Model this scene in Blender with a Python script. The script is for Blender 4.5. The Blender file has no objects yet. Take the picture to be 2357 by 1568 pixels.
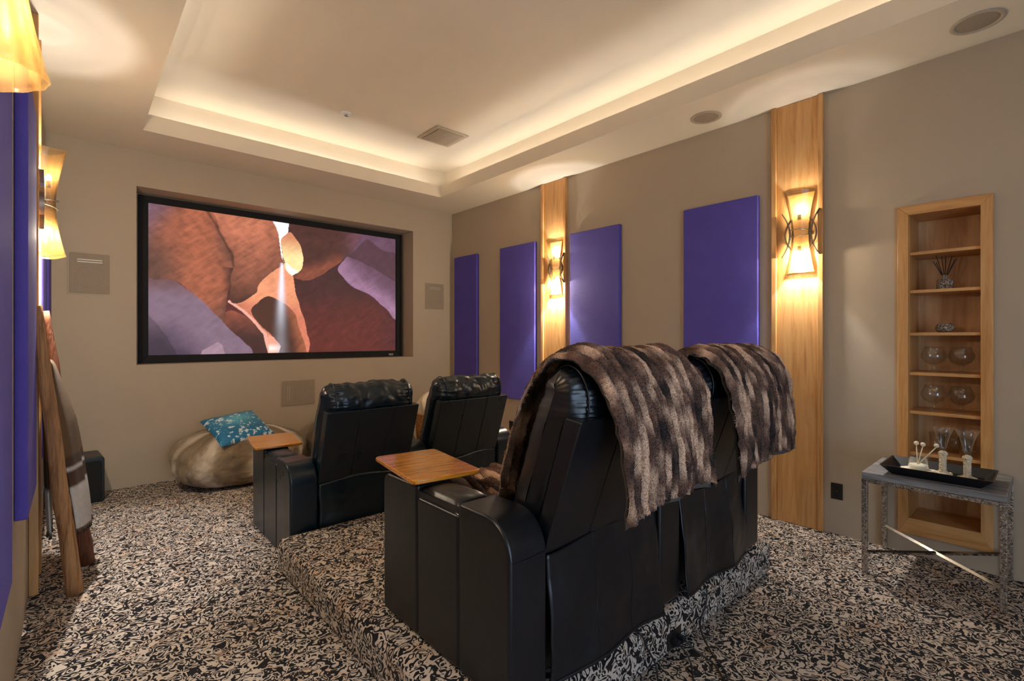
import bpy, bmesh, math, random
import numpy as np
from mathutils import Vector, noise, Matrix
random.seed(7); rng = np.random.default_rng(7)
S = bpy.context.scene
C = S.collection
PI = math.pi

# ------------------------------------------------------------------ camera, world, exposure
cam = bpy.data.cameras.new('camera'); camo = bpy.data.objects.new('camera', cam); C.objects.link(camo)
camo.location = (0, 0, 1.4); camo.rotation_euler = (PI/2, 0, -0.7307)
cam.sensor_width = 36; cam.lens = 36*1127.17/2357; cam.shift_y = -(784-776.957)/2357
cam.clip_start = 0.02
S.camera = camo
W = bpy.data.worlds.new('world'); S.world = W; W.use_nodes = True
W.node_tree.nodes['Background'].inputs[0].default_value = (.66, .88, 1.20, 1)   # cool fill light, let in by an added, unseen doorway behind the camera
W.node_tree.nodes['Background'].inputs[1].default_value = 1.2
DX0, DX1, DZ = -.05, 1.75, 2.45        # that added doorway
pl = bpy.data.lights.new('fill_opening_portal', 'AREA'); pl.shape = 'RECTANGLE'; pl.size = DX1-DX0; pl.size_y = DZ; pl.cycles.is_portal = True
plo = bpy.data.objects.new('fill_opening_portal', pl); C.objects.link(plo); plo.location = ((DX0+DX1)/2, -2.26, DZ/2); plo.rotation_euler = (PI/2, 0, 0)
S.view_settings.view_transform = 'Standard'; S.view_settings.look = 'None'
S.view_settings.exposure = 1.90; S.view_settings.gamma = 1; S.view_settings.use_curve_mapping = False

BULB_UP, BULB_DN = 0.8, 20.0         # watts of the two reflector bulbs in every wall lamp
BULB_GLOW = 14.5                      # stray light of each bulb in all directions
ROPE = 6.5                            # strength of the rope light in the ceiling cove
LAMP_COL = (1.0, .97, .93)

# ------------------------------------------------------------------ helpers
def lin(r, g, b):
    f = lambda c: (c/255/12.92) if c/255 <= .04045 else ((c/255+.055)/1.055)**2.4
    return (f(r), f(g), f(b), 1)

class N:
    """small node-graph helper"""
    def __init__(s, name):
        s.m = bpy.data.materials.new(name); s.m.use_nodes = True
        s.t = s.m.node_tree; s.n = s.t.nodes; s.l = s.t.links
        s.p = s.n['Principled BSDF']; s.out = s.n['Material Output']
    def add(s, typ, **kw):
        n = s.n.new(typ)
        for k, v in kw.items():
            if k.startswith('i_'):
                key = k[2:]
                key = int(key) if key.isdigit() else key.replace('_', ' ')
                s.put(n.inputs[key], v)
            else: setattr(n, k, v)
        return n
    def put(s, sock, v):
        if isinstance(v, bpy.types.NodeSocket): s.l.new(v, sock)
        elif isinstance(v, bpy.types.Node): s.l.new(v.outputs[0], sock)
        else: sock.default_value = v
    def coord(s, scale=(1, 1, 1), loc=(0, 0, 0), rot=(0, 0, 0), rnd=False):
        tc = s.add('ShaderNodeTexCoord').outputs['Object']
        if rnd:
            oi = s.add('ShaderNodeObjectInfo').outputs['Random']
            mu = s.add('ShaderNodeMath', operation='MULTIPLY', i_0=oi, i_1=37.0)
            tc = s.add('ShaderNodeVectorMath', operation='ADD', i_0=tc, i_1=mu.outputs[0]).outputs[0]
        mp = s.add('ShaderNodeMapping', i_Vector=tc, i_Scale=scale, i_Location=loc, i_Rotation=rot)
        return mp.outputs[0]
    def noise(s, vec, scale, detail=2, rough=.5, dist=0.0):
        return s.add('ShaderNodeTexNoise', i_Vector=vec, i_Scale=scale, i_Detail=detail, i_Roughness=rough, i_Distortion=dist).outputs['Fac']
    def ramp(s, fac, stops, interp='LINEAR'):
        r = s.add('ShaderNodeValToRGB', i_0=fac); r.color_ramp.interpolation = interp
        e = r.color_ramp.elements
        while len(e) < len(stops): e.new(.5)
        for k, (p, c) in enumerate(stops): e[k].position = p; e[k].color = c if len(c) == 4 else (*c, 1)
        return r.outputs[0]
    def math(s, op, a, b=0.0, clamp=False):
        n = s.add('ShaderNodeMath', operation=op, use_clamp=clamp); s.put(n.inputs[0], a); s.put(n.inputs[1], b); return n.outputs[0]
    def mix(s, fac, a, b, blend='MIX'):
        n = s.add('ShaderNodeMix', data_type='RGBA', blend_type=blend)
        s.put(n.inputs[0], fac); s.put(n.inputs[6], a); s.put(n.inputs[7], b); return n.outputs[2]
    def bump(s, h, strength=.3, dist=.01):
        b = s.add('ShaderNodeBump', i_Strength=strength, i_Distance=dist, i_Height=h)
        s.l.new(b.outputs[0], s.p.inputs['Normal'])
    def set(s, **kw):
        for k, v in kw.items(): s.put(s.p.inputs[k.replace('_', ' ')], v)
        return s.m

def flat(name, col, rough=.5, metal=0, **kw):
    n = N(name); vec = n.coord(rnd=True)
    f = n.noise(vec, 40, 3)
    c = n.mix(f, tuple(x*.9 for x in col[:3])+(1,), tuple(min(1, x*1.1) for x in col[:3])+(1,))
    n.set(Base_Color=c, Roughness=rough, Metallic=metal, **kw)
    return n.m

def m_plaster(name, col):
    n = N(name); v = n.coord()
    a = n.noise(v, 1.6, 4, .6); b = n.noise(v, 55, 4, .6)
    vor = n.add('ShaderNodeTexVoronoi', feature='F1', i_Vector=v, i_Scale=3.2)
    c = n.mix(a, tuple(x*.94 for x in col[:3])+(1,), tuple(x*1.05 for x in col[:3])+(1,))
    # skip-trowel dents
    d = n.noise(v, 9, 5, .65, .6)
    dent = n.ramp(d, [(0.0, (0, 0, 0)), (.70, (0, 0, 0)), (.76, (1, 1, 1)), (1, (1, 1, 1))])
    h = n.math('ADD', n.math('MULTIPLY', b, .12), n.math('ADD', n.math('MULTIPLY', dent, .25), n.math('MULTIPLY', a, .6)))
    n.bump(h, .35, .012); n.set(Base_Color=c, Roughness=.62)
    n.p.inputs['Specular IOR Level'].default_value = .35
    return n.m

def m_wood(name, c0, c1, c2, rough=.35, axis='Z', coat=0.0, fine=1.0, bmp=.08):
    n = N(name)
    sc = {'Z': (14, 14, 1.1), 'Y': (14, 1.1, 14), 'X': (1.1, 14, 14)}[axis]
    v = n.coord(scale=sc, rnd=True)
    a = n.noise(v, 1.6*fine, 5, .6, 1.2); b = n.noise(v, 9*fine, 3, .6)
    c = n.ramp(a, [(.3, c0), (.5, c1), (.72, c2)])
    c = n.mix(n.math('MULTIPLY', b, .35), c, c0)
    n.set(Base_Color=c, Roughness=rough); n.p.inputs['Coat Weight'].default_value = coat
    n.p.inputs['Coat Roughness'].default_value = .08
    n.bump(n.math('ADD', b, n.math('MULTIPLY', a, 1.0 if bmp > .2 else 0.0)), bmp, .003 if bmp < .2 else .012)
    return n.m

def m_leather(name, col, rough=.34):
    n = N(name); v = n.coord(rnd=True)
    a = n.noise(v, 5, 4, .55, .4); g = n.add('ShaderNodeTexVoronoi', feature='DISTANCE_TO_EDGE', i_Vector=v, i_Scale=260)
    w = n.noise(v, 16, 4, .6, 1.0)
    n.p.inputs['Specular IOR Level'].default_value = .6
    n.set(Base_Color=n.mix(a, tuple(x*.7 for x in col[:3])+(1,), tuple(x*1.3 for x in col[:3])+(1,)),
          Roughness=n.math('ADD', n.math('MULTIPLY', a, .16), rough-.08))
    h = n.math('ADD', n.math('MULTIPLY', g.outputs[0], .10), n.math('MULTIPLY', w, .35))
    n.bump(h, .22, .010)
    return n.m

def m_attr(name, rough=.85, sheen=.3, fuzz=220, bstr=.5):
    n = N(name); at = n.add('ShaderNodeAttribute', attribute_name='Col')
    v = n.coord(); f = n.noise(v, fuzz, 3, .6)
    c = n.mix(n.math('MULTIPLY', f, .6), at.outputs['Color'], n.mix(.5, at.outputs['Color'], (.02, .015, .012, 1)))
    n.set(Base_Color=c, Roughness=rough); n.p.inputs['Sheen Weight'].default_value = sheen
    n.p.inputs['Sheen Roughness'].default_value = .4
    n.bump(f, bstr, .006)
    return n.m

def m_carpet():
    n = N('leopard_carpet'); v0 = n.coord()
    wob = n.add('ShaderNodeTexNoise', i_Vector=v0, i_Scale=26.0, i_Detail=3.0)
    off = n.add('ShaderNodeVectorMath', operation='SCALE', i_0=wob.outputs['Color']); off.inputs['Scale'].default_value = .04
    v = n.add('ShaderNodeVectorMath', operation='ADD', i_0=v0, i_1=off.outputs[0]).outputs[0]
    # curling dark bands: level lines of a twisted noise, broken into rosettes by warped cells
    n1 = n.noise(v0, 20, 1, .45, 1.5)
    cl = n.add('ShaderNodeTexVoronoi', feature='SMOOTH_F1', i_Vector=v, i_Scale=15.0, i_Randomness=.8)
    ph = n.math('ADD', n.math('MULTIPLY', n1, 26.0), n.math('MULTIPLY', cl.outputs['Distance'], 7.0))
    band = n.math('SINE', ph)
    thr = n.math('SUBTRACT', n.math('MULTIPLY', n.noise(v0, 64, 2, .6), 1.0), .62)
    dark = n.math('ADD', n.math('MULTIPLY', n.math('SUBTRACT', band, thr), 2.6), .5, True)
    k2 = n.math('SUBTRACT', 1.0, dark); k = k2
    sp2 = n.noise(v0, 700, 2, .6)
    tone = n.mix(n.noise(v0, 2.3, 3), lin(206, 188, 170), lin(224, 206, 188))
    tone = n.mix(n.ramp(n.noise(v0, 7.0, 2), [(.52, (0, 0, 0)), (.75, (.7, .7, .7))]), tone, lin(206, 166, 130))
    c = n.mix(k2, lin(22, 18, 20), tone)
    c = n.mix(n.math('MULTIPLY', sp2, .22), c, lin(26, 21, 20))
    n.set(Base_Color=c, Roughness=.95); n.p.inputs['Sheen Weight'].default_value = .08
    n.p.inputs['Specular IOR Level'].default_value = .1
    n.bump(n.math('ADD', n.math('MULTIPLY', sp2, .7), n.math('MULTIPLY', k, .5)), .6, .006)
    return n.m

def m_purple():
    n = N('purple_fabric'); v = n.coord()
    a = n.noise(v, 6, 2); b = n.noise(v, 320, 3, .7); c_ = n.noise(v, 90, 2, .6)
    c = n.mix(n.math('ADD', n.math('MULTIPLY', a, .4), n.math('MULTIPLY', b, .6)), lin(64, 52, 140), lin(94, 82, 182))
    n.set(Base_Color=c, Roughness=.85); n.p.inputs['Sheen Weight'].default_value = .06
    n.p.inputs['Sheen Tint'].default_value = lin(190, 175, 255)
    n.bump(n.math('ADD', b, n.math('MULTIPLY', c_, .6)), .55, .006)
    return n.m

def m_glass(name, tint=(.97, .98, .98, 1)):
    n = N(name)
    lw = n.add('ShaderNodeLayerWeight', i_Blend=.5)
    fr = n.math('ADD', n.math('MULTIPLY', n.math('POWER', lw.outputs['Facing'], 3.5), .75), .05)
    t = n.add('ShaderNodeBsdfTransparent', i_Color=tint)
    g = n.add('ShaderNodeBsdfGlossy', i_Color=(1, 1, 1, 1), i_Roughness=.02)
    mx = n.add('ShaderNodeMixShader', i_0=fr, i_1=t.outputs[0], i_2=g.outputs[0])
    n.l.new(mx.outputs[0], n.out.inputs[0]); n.n.remove(n.p)
    return n.m

def m_shade():
    n = N('amber_crackle_glass'); v = n.coord(scale=(1, 1, .35)); v2 = n.coord()
    a = n.noise(v, 70, 3, .6); b = n.noise(v2, 300, 3, .7)
    spk = n.math('ADD', n.math('MULTIPLY', a, .6), n.math('MULTIPLY', b, .4))
    col = n.ramp(spk, [(.32, lin(255, 205, 120)), (.5, lin(255, 226, 165)), (.66, lin(255, 246, 220))])
    tr = n.add('ShaderNodeBsdfTransparent', i_Color=n.mix(.12, (.98, .95, .88, 1), col))
    dim = n.mix(1.0, col, (.055, .038, .018, 1), 'MULTIPLY')      # most light is absorbed or passes straight through
    tl = n.add('ShaderNodeBsdfTranslucent', i_Color=dim)
    df = n.add('ShaderNodeBsdfDiffuse', i_Color=dim)
    gl = n.add('ShaderNodeBsdfGlossy', i_Color=(1, .95, .85, 1), i_Roughness=.12)
    bp = n.add('ShaderNodeBump', i_Strength=.6, i_Distance=.004, i_Height=spk)
    for q in (df, gl): n.l.new(bp.outputs[0], q.inputs['Normal'])
    m1 = n.add('ShaderNodeMixShader', i_0=.5, i_1=tl.outputs[0], i_2=df.outputs[0])
    m2 = n.add('ShaderNodeMixShader', i_0=.70, i_1=m1.outputs[0], i_2=tr.outputs[0])
    m3 = n.add('ShaderNodeMixShader', i_0=.08, i_1=m2.outputs[0], i_2=gl.outputs[0])
    n.l.new(m3.outputs[0], n.out.inputs[0]); n.n.remove(n.p)
    return n.m

def m_emit(name, col, strength):
    n = N(name); e = n.add('ShaderNodeEmission', i_Color=col, i_Strength=strength)
    n.l.new(e.outputs[0], n.out.inputs[0]); n.n.remove(n.p); return n.m

M = {}
M['wall'] = m_plaster('taupe_plaster', lin(180, 163, 140))
M['ceil'] = m_plaster('light_boosted_ceiling', lin(222, 208, 185))  # lightened beyond the wall colour to stand in for weak ceiling light
M['carpet'] = m_carpet()
M['purple'] = m_purple()
M['maple'] = m_wood('honey_maple', lin(176, 122, 66), lin(204, 152, 92), lin(216, 170, 112), .38)
M['maple_y'] = m_wood('honey_maple_level', lin(178, 124, 68), lin(206, 154, 94), lin(218, 170, 110), .38, 'Y')
M['maple_back'] = m_wood('maple_back', lin(196, 150, 104), lin(218, 176, 128), lin(228, 190, 144), .45)  # maple lightened to stand in for light lacking inside the niche
M['tray_wood'] = m_wood('varnished_tray_wood', lin(140, 78, 14), lin(208, 134, 30), lin(226, 154, 48), .2, 'X', .8, 2.2)
M['log'] = m_wood('peeled_log', lin(112, 72, 40), lin(172, 124, 78), lin(204, 158, 108), .6, fine=1.6, bmp=.8)
M['log_dark'] = m_wood('dark_log', lin(70, 36, 18), lin(120, 66, 34), lin(140, 84, 46), .55, fine=1.6, bmp=.8)
M['grey_wood'] = m_wood('weathered_grey_wood', lin(84, 82, 84), lin(124, 122, 122), lin(158, 156, 154), .6, 'Y', fine=1.3)
M['leather'] = m_leather('black_leather', lin(9, 13, 19))
M['leather_teal'] = m_leather('teal_black_leather', lin(8, 26, 36), .30)
M['fur'] = m_attr('brown_fur', .85, .12)
M['lining'] = flat('grey_lining', lin(84, 78, 74), .8)
M['bag_fur'] = m_attr('tan_bag_fur', .9, .2, 160, .6)
M['woven'] = m_attr('woven_throw', .95, 0.0, 380, .5)
M['teal'] = m_attr('teal_print', .7, .1, 90, .15)
M['metal'] = flat('bronze_metal', lin(120, 112, 104), .38, .85)
M['chrome'] = flat('polished_steel', lin(205, 203, 200), .12, 1)
M['black'] = flat('black_lacquer', lin(20, 20, 22), .35)
M['velvet'] = flat('black_velvet', lin(9, 9, 11), .8)
M['cloth_black'] = flat('speaker_cloth', lin(14, 14, 15), .9)
M['plate'] = flat('dark_bronze_plate', lin(34, 28, 24), .4)
M['cord'] = flat('black_cord', lin(26, 26, 30), .45)
M['grille'] = flat('painted_grille', lin(150, 134, 114), .7)
M['grille_fine'] = flat('painted_grille_lines', lin(176, 164, 146), .6)
M['slot'] = flat('pale_slot', lin(228, 222, 208), .5)
M['vent'] = flat('vent_paint', lin(176, 160, 138), .6)
M['ventdark'] = flat('vent_shadow', lin(70, 60, 50), .8)
M['register'] = flat('grey_register', lin(150, 148, 146), .5)
M['white'] = flat('white_plastic', lin(225, 222, 215), .45)
M['glass'] = m_glass('clear_glass')
M['shade'] = m_shade()
M['glow_plate'] = flat('amber_glow_plate', lin(176, 126, 62), .6)  # amber colour imitates lamp glow seen through the glass
M['bulb'] = m_emit('bulb_glow', (1, .86, .62, 1), 25)
M['rope'] = m_emit('rope_glow', (1, .975, .94, 1), ROPE)
M['bead'] = flat('cream_beads', lin(222, 206, 178), .6)
M['sand'] = flat('pale_sand', lin(226, 216, 196), .9)
M['mirror'] = flat('smoked_mirror', lin(120, 118, 114), .08, 1)
M['wicker'] = m_wood('wicker', lin(130, 84, 40), lin(176, 122, 64), lin(200, 150, 90), .7, 'X')
M['cream'] = flat('cream_throw', lin(222, 208, 184), .95)
M['reed'] = flat('dark_reed', lin(40, 30, 28), .8)
M['silver'] = flat('silver_mark', lin(190, 192, 200), .4)
def m_mosaic():
    n = N('silver_mosaic'); v = n.coord()
    vo = n.add('ShaderNodeTexVoronoi', feature='F1', i_Vector=v, i_Scale=130.0)
    e = n.add('ShaderNodeTexVoronoi', feature='DISTANCE_TO_EDGE', i_Vector=v, i_Scale=130.0)
    c = n.ramp(vo.outputs['Color'], [(.0, lin(96, 92, 88)), (.5, lin(178, 172, 164)), (1, lin(232, 228, 220))])
    n.set(Base_Color=c, Roughness=.22, Metallic=.9); n.bump(e.outputs[0], .5, .004); return n.m
M['mosaic'] = m_mosaic()
def m_sparkle():
    n = N('silver_glitter'); v = n.coord()
    vo = n.add('ShaderNodeTexVoronoi', feature='F1', i_Vector=v, i_Scale=210.0)
    c = n.ramp(vo.outputs['Color'], [(.0, lin(70, 64, 60)), (.5, lin(170, 160, 150)), (1, lin(250, 246, 238))])
    n.set(Base_Color=c, Roughness=.25, Metallic=.8); n.bump(vo.outputs['Distance'], .9, .006); return n.m
M['glitter'] = m_sparkle()

class MB:
    """collects geometry; build() links it as one mesh object"""
    def __init__(s): s.v = []; s.f = []
    def box(s, x0, x1, y0, y1, z0, z1):
        b = len(s.v)
        s.v += [(x, y, z) for z in (z0, z1) for y in (y0, y1) for x in (x0, x1)]
        s.f += [tuple(b+i for i in q) for q in ((0, 2, 3, 1), (4, 5, 7, 6), (0, 1, 5, 4), (2, 6, 7, 3), (0, 4, 6, 2), (1, 3, 7, 5))]
        return s
    def prism(s, poly, x0, x1, axis='X'):
        """poly: ccw list of 2D points in the plane across axis"""
        b = len(s.v); n = len(poly)
        mk = {'X': lambda a, p: (a, p[0], p[1]), 'Y': lambda a, p: (p[0], a, p[1]), 'Z': lambda a, p: (p[0], p[1], a)}[axis]
        s.v += [mk(x0, p) for p in poly]+[mk(x1, p) for p in poly]
        s.f.append(tuple(b+i for i in range(n-1, -1, -1))); s.f.append(tuple(b+n+i for i in range(n)))
        s.f += [(b+i, b+(i+1) % n, b+n+(i+1) % n, b+n+i) for i in range(n)]
        return s
    def tube(s, pts, rad, seg=8, closed=False, flatn=None):
        pts = [Vector(p) for p in pts]; n = len(pts); b = len(s.v)
        rad = rad if hasattr(rad, '__len__') else [rad]*n
        up = Vector((.13, .31, .94))
        for i, p in enumerate(pts):
            a = pts[(i-1) % n] if (closed or i > 0) else p; c = pts[(i+1) % n] if (closed or i < n-1) else p
            t = (c-a).normalized(); x = t.cross(up)
            if x.length < 1e-3: x = t.cross(Vector((1, 0, 0)))
            x.normalize(); y = t.cross(x)
            for k in range(seg):
                an = 2*PI*k/seg; s.v.append(tuple(p+(x*math.cos(an)+y*math.sin(an))*rad[i]))
        m = n if closed else n-1
        for i in range(m):
            for k in range(seg):
                i2 = (i+1) % n
                s.f.append((b+i*seg+k, b+i*seg+(k+1) % seg, b+i2*seg+(k+1) % seg, b+i2*seg+k))
        if not closed:
            s.f.append(tuple(b+k for k in range(seg-1, -1, -1))); s.f.append(tuple(b+(n-1)*seg+k for k in range(seg)))
        return s
    def lathe(s, prof, seg=24, c=(0, 0, 0), sx=1, sy=1):
        b = len(s.v); n = len(prof)
        for r, z in prof:
            for k in range(seg):
                a = 2*PI*k/seg; s.v.append((c[0]+r*math.cos(a)*sx, c[1]+r*math.sin(a)*sy, c[2]+z))
        for i in range(n-1):
            for k in range(seg):
                s.f.append((b+i*seg+k, b+i*seg+(k+1) % seg, b+(i+1)*seg+(k+1) % seg, b+(i+1)*seg+k))
        return s
    def capdisc(s, r, z, seg=24, c=(0, 0, 0)):
        b = len(s.v); s.v += [(c[0]+r*math.cos(2*PI*k/seg), c[1]+r*math.sin(2*PI*k/seg), c[2]+z) for k in range(seg)]
        s.f.append(tuple(range(b, b+seg))); return s
    def ball(s, c, r, seg=12, rings=8, sz=1):
        return s.lathe([(max(1e-4, r*math.sin(PI*i/rings)), -r*sz*math.cos(PI*i/rings)) for i in range(rings+1)], seg, c)
    def grid(s, P, wrapu=False, wrapv=False):
        """P[nv][nu] of points"""
        b = len(s.v); nv = len(P); nu = len(P[0])
        for row in P: s.v += [tuple(p) for p in row]
        for j in range(nv if wrapv else nv-1):
            for i in range(nu if wrapu else nu-1):
                i2 = (i+1) % nu; j2 = (j+1) % nv
                s.f.append((b+j*nu+i, b+j*nu+i2, b+j2*nu+i2, b+j2*nu+i))
        return s
    def build(s, name, mat, parent=None, loc=(0, 0, 0), smooth=None, bevel=0, seg=2, rotz=0, cols=None, subd=0, solid=0):
        me = bpy.data.meshes.new(name); me.from_pydata(s.v, [], s.f); me.update()
        bm = bmesh.new(); bm.from_mesh(me)
        if cols is None:
            bmesh.ops.remove_doubles(bm, verts=bm.verts, dist=1e-6)
            bmesh.ops.recalc_face_normals(bm, faces=bm.faces)
        bm.to_mesh(me); bm.free()
        if cols is not None:
            ca = me.color_attributes.new('Col', 'FLOAT_COLOR', 'POINT')
            arr = np.ones((len(me.vertices), 4), 'f'); arr[:, :3] = cols; ca.data.foreach_set('color', arr.ravel())
        me.materials.append(M[mat] if isinstance(mat, str) else mat)
        o = bpy.data.objects.new(name, me); C.objects.link(o); o.location = loc; o.rotation_euler.z = rotz
        if parent: o.parent = parent
        if smooth is None: smooth = bevel > 0
        if smooth: me.polygons.foreach_set('use_smooth', [True]*len(me.polygons))
        if bevel:
            md = o.modifiers.new('bevel', 'BEVEL'); md.width = bevel; md.segments = seg; md.limit_method = 'ANGLE'; md.angle_limit = math.radians(40)
            md.harden_normals = True
        if solid:
            md = o.modifiers.new('solid', 'SOLIDIFY'); md.thickness = solid; md.offset = 0
        if subd:
            md = o.modifiers.new('sub', 'SUBSURF'); md.levels = subd; md.render_levels = subd
        return o

def tag(o, label, cat, group=None):
    o['label'] = label; o['category'] = cat
    if group: o['group'] = group
    return o
def thing(name, label, cat, loc=(0, 0, 0), rotz=0, group=None):
    o = bpy.data.objects.new(name, None); C.objects.link(o); o.location = loc; o.rotation_euler.z = rotz
    o.empty_display_size = .1
    return tag(o, label, cat, group)
def struct(o): o['kind'] = 'structure'; return o
def box(name, mat, x0, x1, y0, y1, z0, z1, parent=None, bevel=0, **k):
    """box whose object origin sits at its base centre"""
    cx, cy = (x0+x1)/2, (y0+y1)/2
    return MB().box(x0-cx, x1-cx, y0-cy, y1-cy, 0, z1-z0).build(name, mat, parent, (cx, cy, z0), bevel=bevel, **k)
def nz(x, y, z=0.0): return noise.noise(Vector((x, y, z)))
def catmull(pts, n, closed=False):
    pts = [np.array(p, float) for p in pts]; m = len(pts); out = []
    segs = m if closed else m-1
    for i in range(n):
        t = i/n*segs if closed else i/(n-1)*segs
        k = min(int(t), segs-1); f = t-k
        g = (lambda j: pts[j % m]) if closed else (lambda j: pts[min(max(j, 0), m-1)])
        a, b, c, d = g(k-1), g(k), g(k+1), g(k+2)
        out.append(.5*((2*b)+(-a+c)*f+(2*a-5*b+4*c-d)*f*f+(-a+3*b-3*c+d)*f**3))
    return out
def rrect(y0, y1, z0, z1, r, n=5):
    """rounded rectangle ccw, r = radii of (y0z0, y1z0, y1z1, y0z1)"""
    out = []
    for (cy, cz, a0), q in zip(((y0, z0, PI), (y1, z0, 1.5*PI), (y1, z1, 0), (y0, z1, .5*PI)), r):
        sy = 1 if cy == y0 else -1; sz = 1 if cz == z0 else -1
        for k in range(n+1):
            a = a0+.5*PI*k/n; out.append((cy+sy*q+q*math.cos(a), cz+sz*q+q*math.sin(a)))
    return out

def tufts(mb, P, cols, count, length, width, dirf=None, jitter=.6):
    """short fur tufts standing on the grid P[nv][nu] (appended to mb); returns extended colours"""
    A = np.array(P); nv, nu, _ = A.shape
    j = rng.integers(0, nv-1, count); i = rng.integers(0, nu-1, count); a = rng.random(count)[:, None]; b = rng.random(count)[:, None]
    p00, p10, p01, p11 = A[j, i], A[j, i+1], A[j+1, i], A[j+1, i+1]
    p = (p00*(1-a)+p10*a)*(1-b)+(p01*(1-a)+p11*a)*b
    du = p10-p00; dv = p01-p00; nrm = np.cross(du, dv); nrm /= np.linalg.norm(nrm, axis=1, keepdims=True)+1e-9
    dv = dv/(np.linalg.norm(dv, axis=1, keepdims=True)+1e-9)
    d = nrm*(.55+.4*rng.random((count, 1)))+dv*.45+rng.normal(size=(count, 3))*jitter*.45
    d /= np.linalg.norm(d, axis=1, keepdims=True)
    L = length*(.6+.8*rng.random((count, 1)))
    side = np.cross(d, rng.normal(size=(count, 3))); side /= np.linalg.norm(side, axis=1, keepdims=True)+1e-9
    base = len(mb.v); q = p-nrm*length*.15
    V = np.stack([q-side*width, q+side*width, q+d*L], 1).reshape(-1, 3)
    mb.v += [tuple(x) for x in V.tolist()]
    mb.f += [(base+3*k, base+3*k+1, base+3*k+2) for k in range(count)]
    cg = np.array(cols).reshape(nv, nu, 3)[j, i]*(.8+.45*rng.random((count, 1)))
    return np.concatenate([np.array(cols).reshape(-1, 3), np.repeat(cg, 3, 0)])

# ------------------------------------------------------------------ the room
XL, XR, YF, YB, ZC = -.18, 4.045, 5.80, -2.20, 3.16
ZT, T = 3.57, .12
struct(MB().box(XL-T, XR+T, YB-T, YF+T, -.1, 0).build('floor', 'carpet'))
# front wall with the recess for the screen
RX0, RX1, RZ0, RZ1, RY = .445, 3.41, 1.14, 2.83, 6.10
w = MB()
w.box(XL-T, RX0, YF, RY, 0, ZC+.5).box(RX1, XR+T, YF, RY, 0, ZC+.5).box(RX0, RX1, YF, RY, 0, RZ0).box(RX0, RX1, YF, RY, RZ1, ZC+.5)
w.box(XL-T, XR+T, RY, RY+.08, 0, ZC+.5)
struct(w.build('wall_front', 'wall'))
struct(MB().box(XL-T, XL, YB, YF, 0, ZC+.5).build('wall_left', 'wall'))
# right wall with the niche for the shelves
NY0, NY1, NZ0, NZ1, ND = .300, .655, .215, 2.205, .31
w = MB()
w.box(XR, XR+T+.26, YB, NY0, 0, ZC+.5).box(XR, XR+T+.26, NY1, YF, 0, ZC+.5)
w.box(XR, XR+T+.26, NY0, NY1, 0, NZ0).box(XR, XR+T+.26, NY0, NY1, NZ1, ZC+.5)
struct(w.build('wall_right', 'wall'))
struct(MB().box(XL-T, DX0, YB-T, YB, 0, ZC+.5).box(DX1, XR+T, YB-T, YB, 0, ZC+.5).box(DX0, DX1, YB-T, YB, DZ, ZC+.5).build('wall_back', 'wall'))  # opening added behind the camera to let in fill light
for k, (a, b, c, d) in enumerate(((DX0-.09, DX0, 0, DZ+.09), (DX1, DX1+.09, 0, DZ+.09), (DX0, DX1, DZ, DZ+.09))):  # frame of the added doorway
    struct(box('trim_%d' % (k+1), 'maple', a, b, YB, YB+.02, c, d))
# tray ceiling: soffit ring, lip, light cove, raised field
OX0, OX1, OY0, OY1 = .44, 3.44, -1.6, 5.18
CX0, CX1, CY0, CY1, ZL, ZS = .20, 3.68, -1.84, 5.42, 3.305, 3.20
w = MB()
w.box(XL, OX0, YB, YF, ZC, ZS).box(OX1, XR, YB, YF, ZC, ZS).box(OX0, OX1, OY1, YF, ZC, ZS).box(OX0, OX1, YB, OY0, ZC, ZS)
t = .028
w.box(OX0-t, OX0, OY0-t, OY1+t, ZS, ZL).box(OX1, OX1+t, OY0-t, OY1+t, ZS, ZL).box(OX0, OX1, OY1, OY1+t, ZS, ZL).box(OX0, OX1, OY0-t, OY0, ZS, ZL)
w.box(XL, CX0, YB, YF, ZS, ZT).box(CX1, XR, YB, YF, ZS, ZT).box(CX0, CX1, CY1, YF, ZS, ZT).box(CX0, CX1, YB, CY0, ZS, ZT)
w.box(XL, XR, YB, YF, ZT, ZT+.06)
struct(w.build('ceiling', 'ceil'))
# rope light lying in the cove, four runs
dr, zr = .15, ZL-.055
runs = [((OX0+.1, OY1+dr, zr), (OX1-.1, OY1+dr, zr), 'along the screen wall side'), ((OX1+dr, OY0, zr), (OX1+dr, OY1-.1, zr), 'along the shelf niche side'),
        ((OX0-dr, OY0, zr), (OX0-dr, OY1-.35, zr), 'along the log ladder side'), ((OX0+.1, OY0-dr, zr), (OX1-.1, OY0-dr, zr), 'along the back of the room')]
for a, b, wh in runs:
    a, b = Vector(a), Vector(b); n_ = 26
    o = MB().tube([(a+(b-a)*k/n_)-a+Vector((0, 0, 0)) for k in range(n_+1)], .008, 6).build('rope_light', 'rope', loc=a, smooth=True)
    tag(o, 'warm rope light lying in the ceiling cove '+wh, 'rope light', 'rope lights in the ceiling cove')
    bl = MB().box(-.03 if a.x == b.x else 0, .03 if a.x == b.x else (b-a).x, -.03 if a.y == b.y else 0, .03 if a.y == b.y else (b-a).y, -(zr-ZS), -.009)
    bl.build('mounting_strip', 'white', o)

# ------------------------------------------------------------------ carpeted riser
PX0, PX1, PY0, PY1, PZ = .905, 3.09, 1.135, 3.125, .20
o = box('seating_riser', 'carpet', PX0, PX1, PY0, PY1, 0.001, PZ, bevel=.04, seg=5)
tag(o, 'low riser covered in leopard print carpet under the back row of recliners', 'riser')

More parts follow.
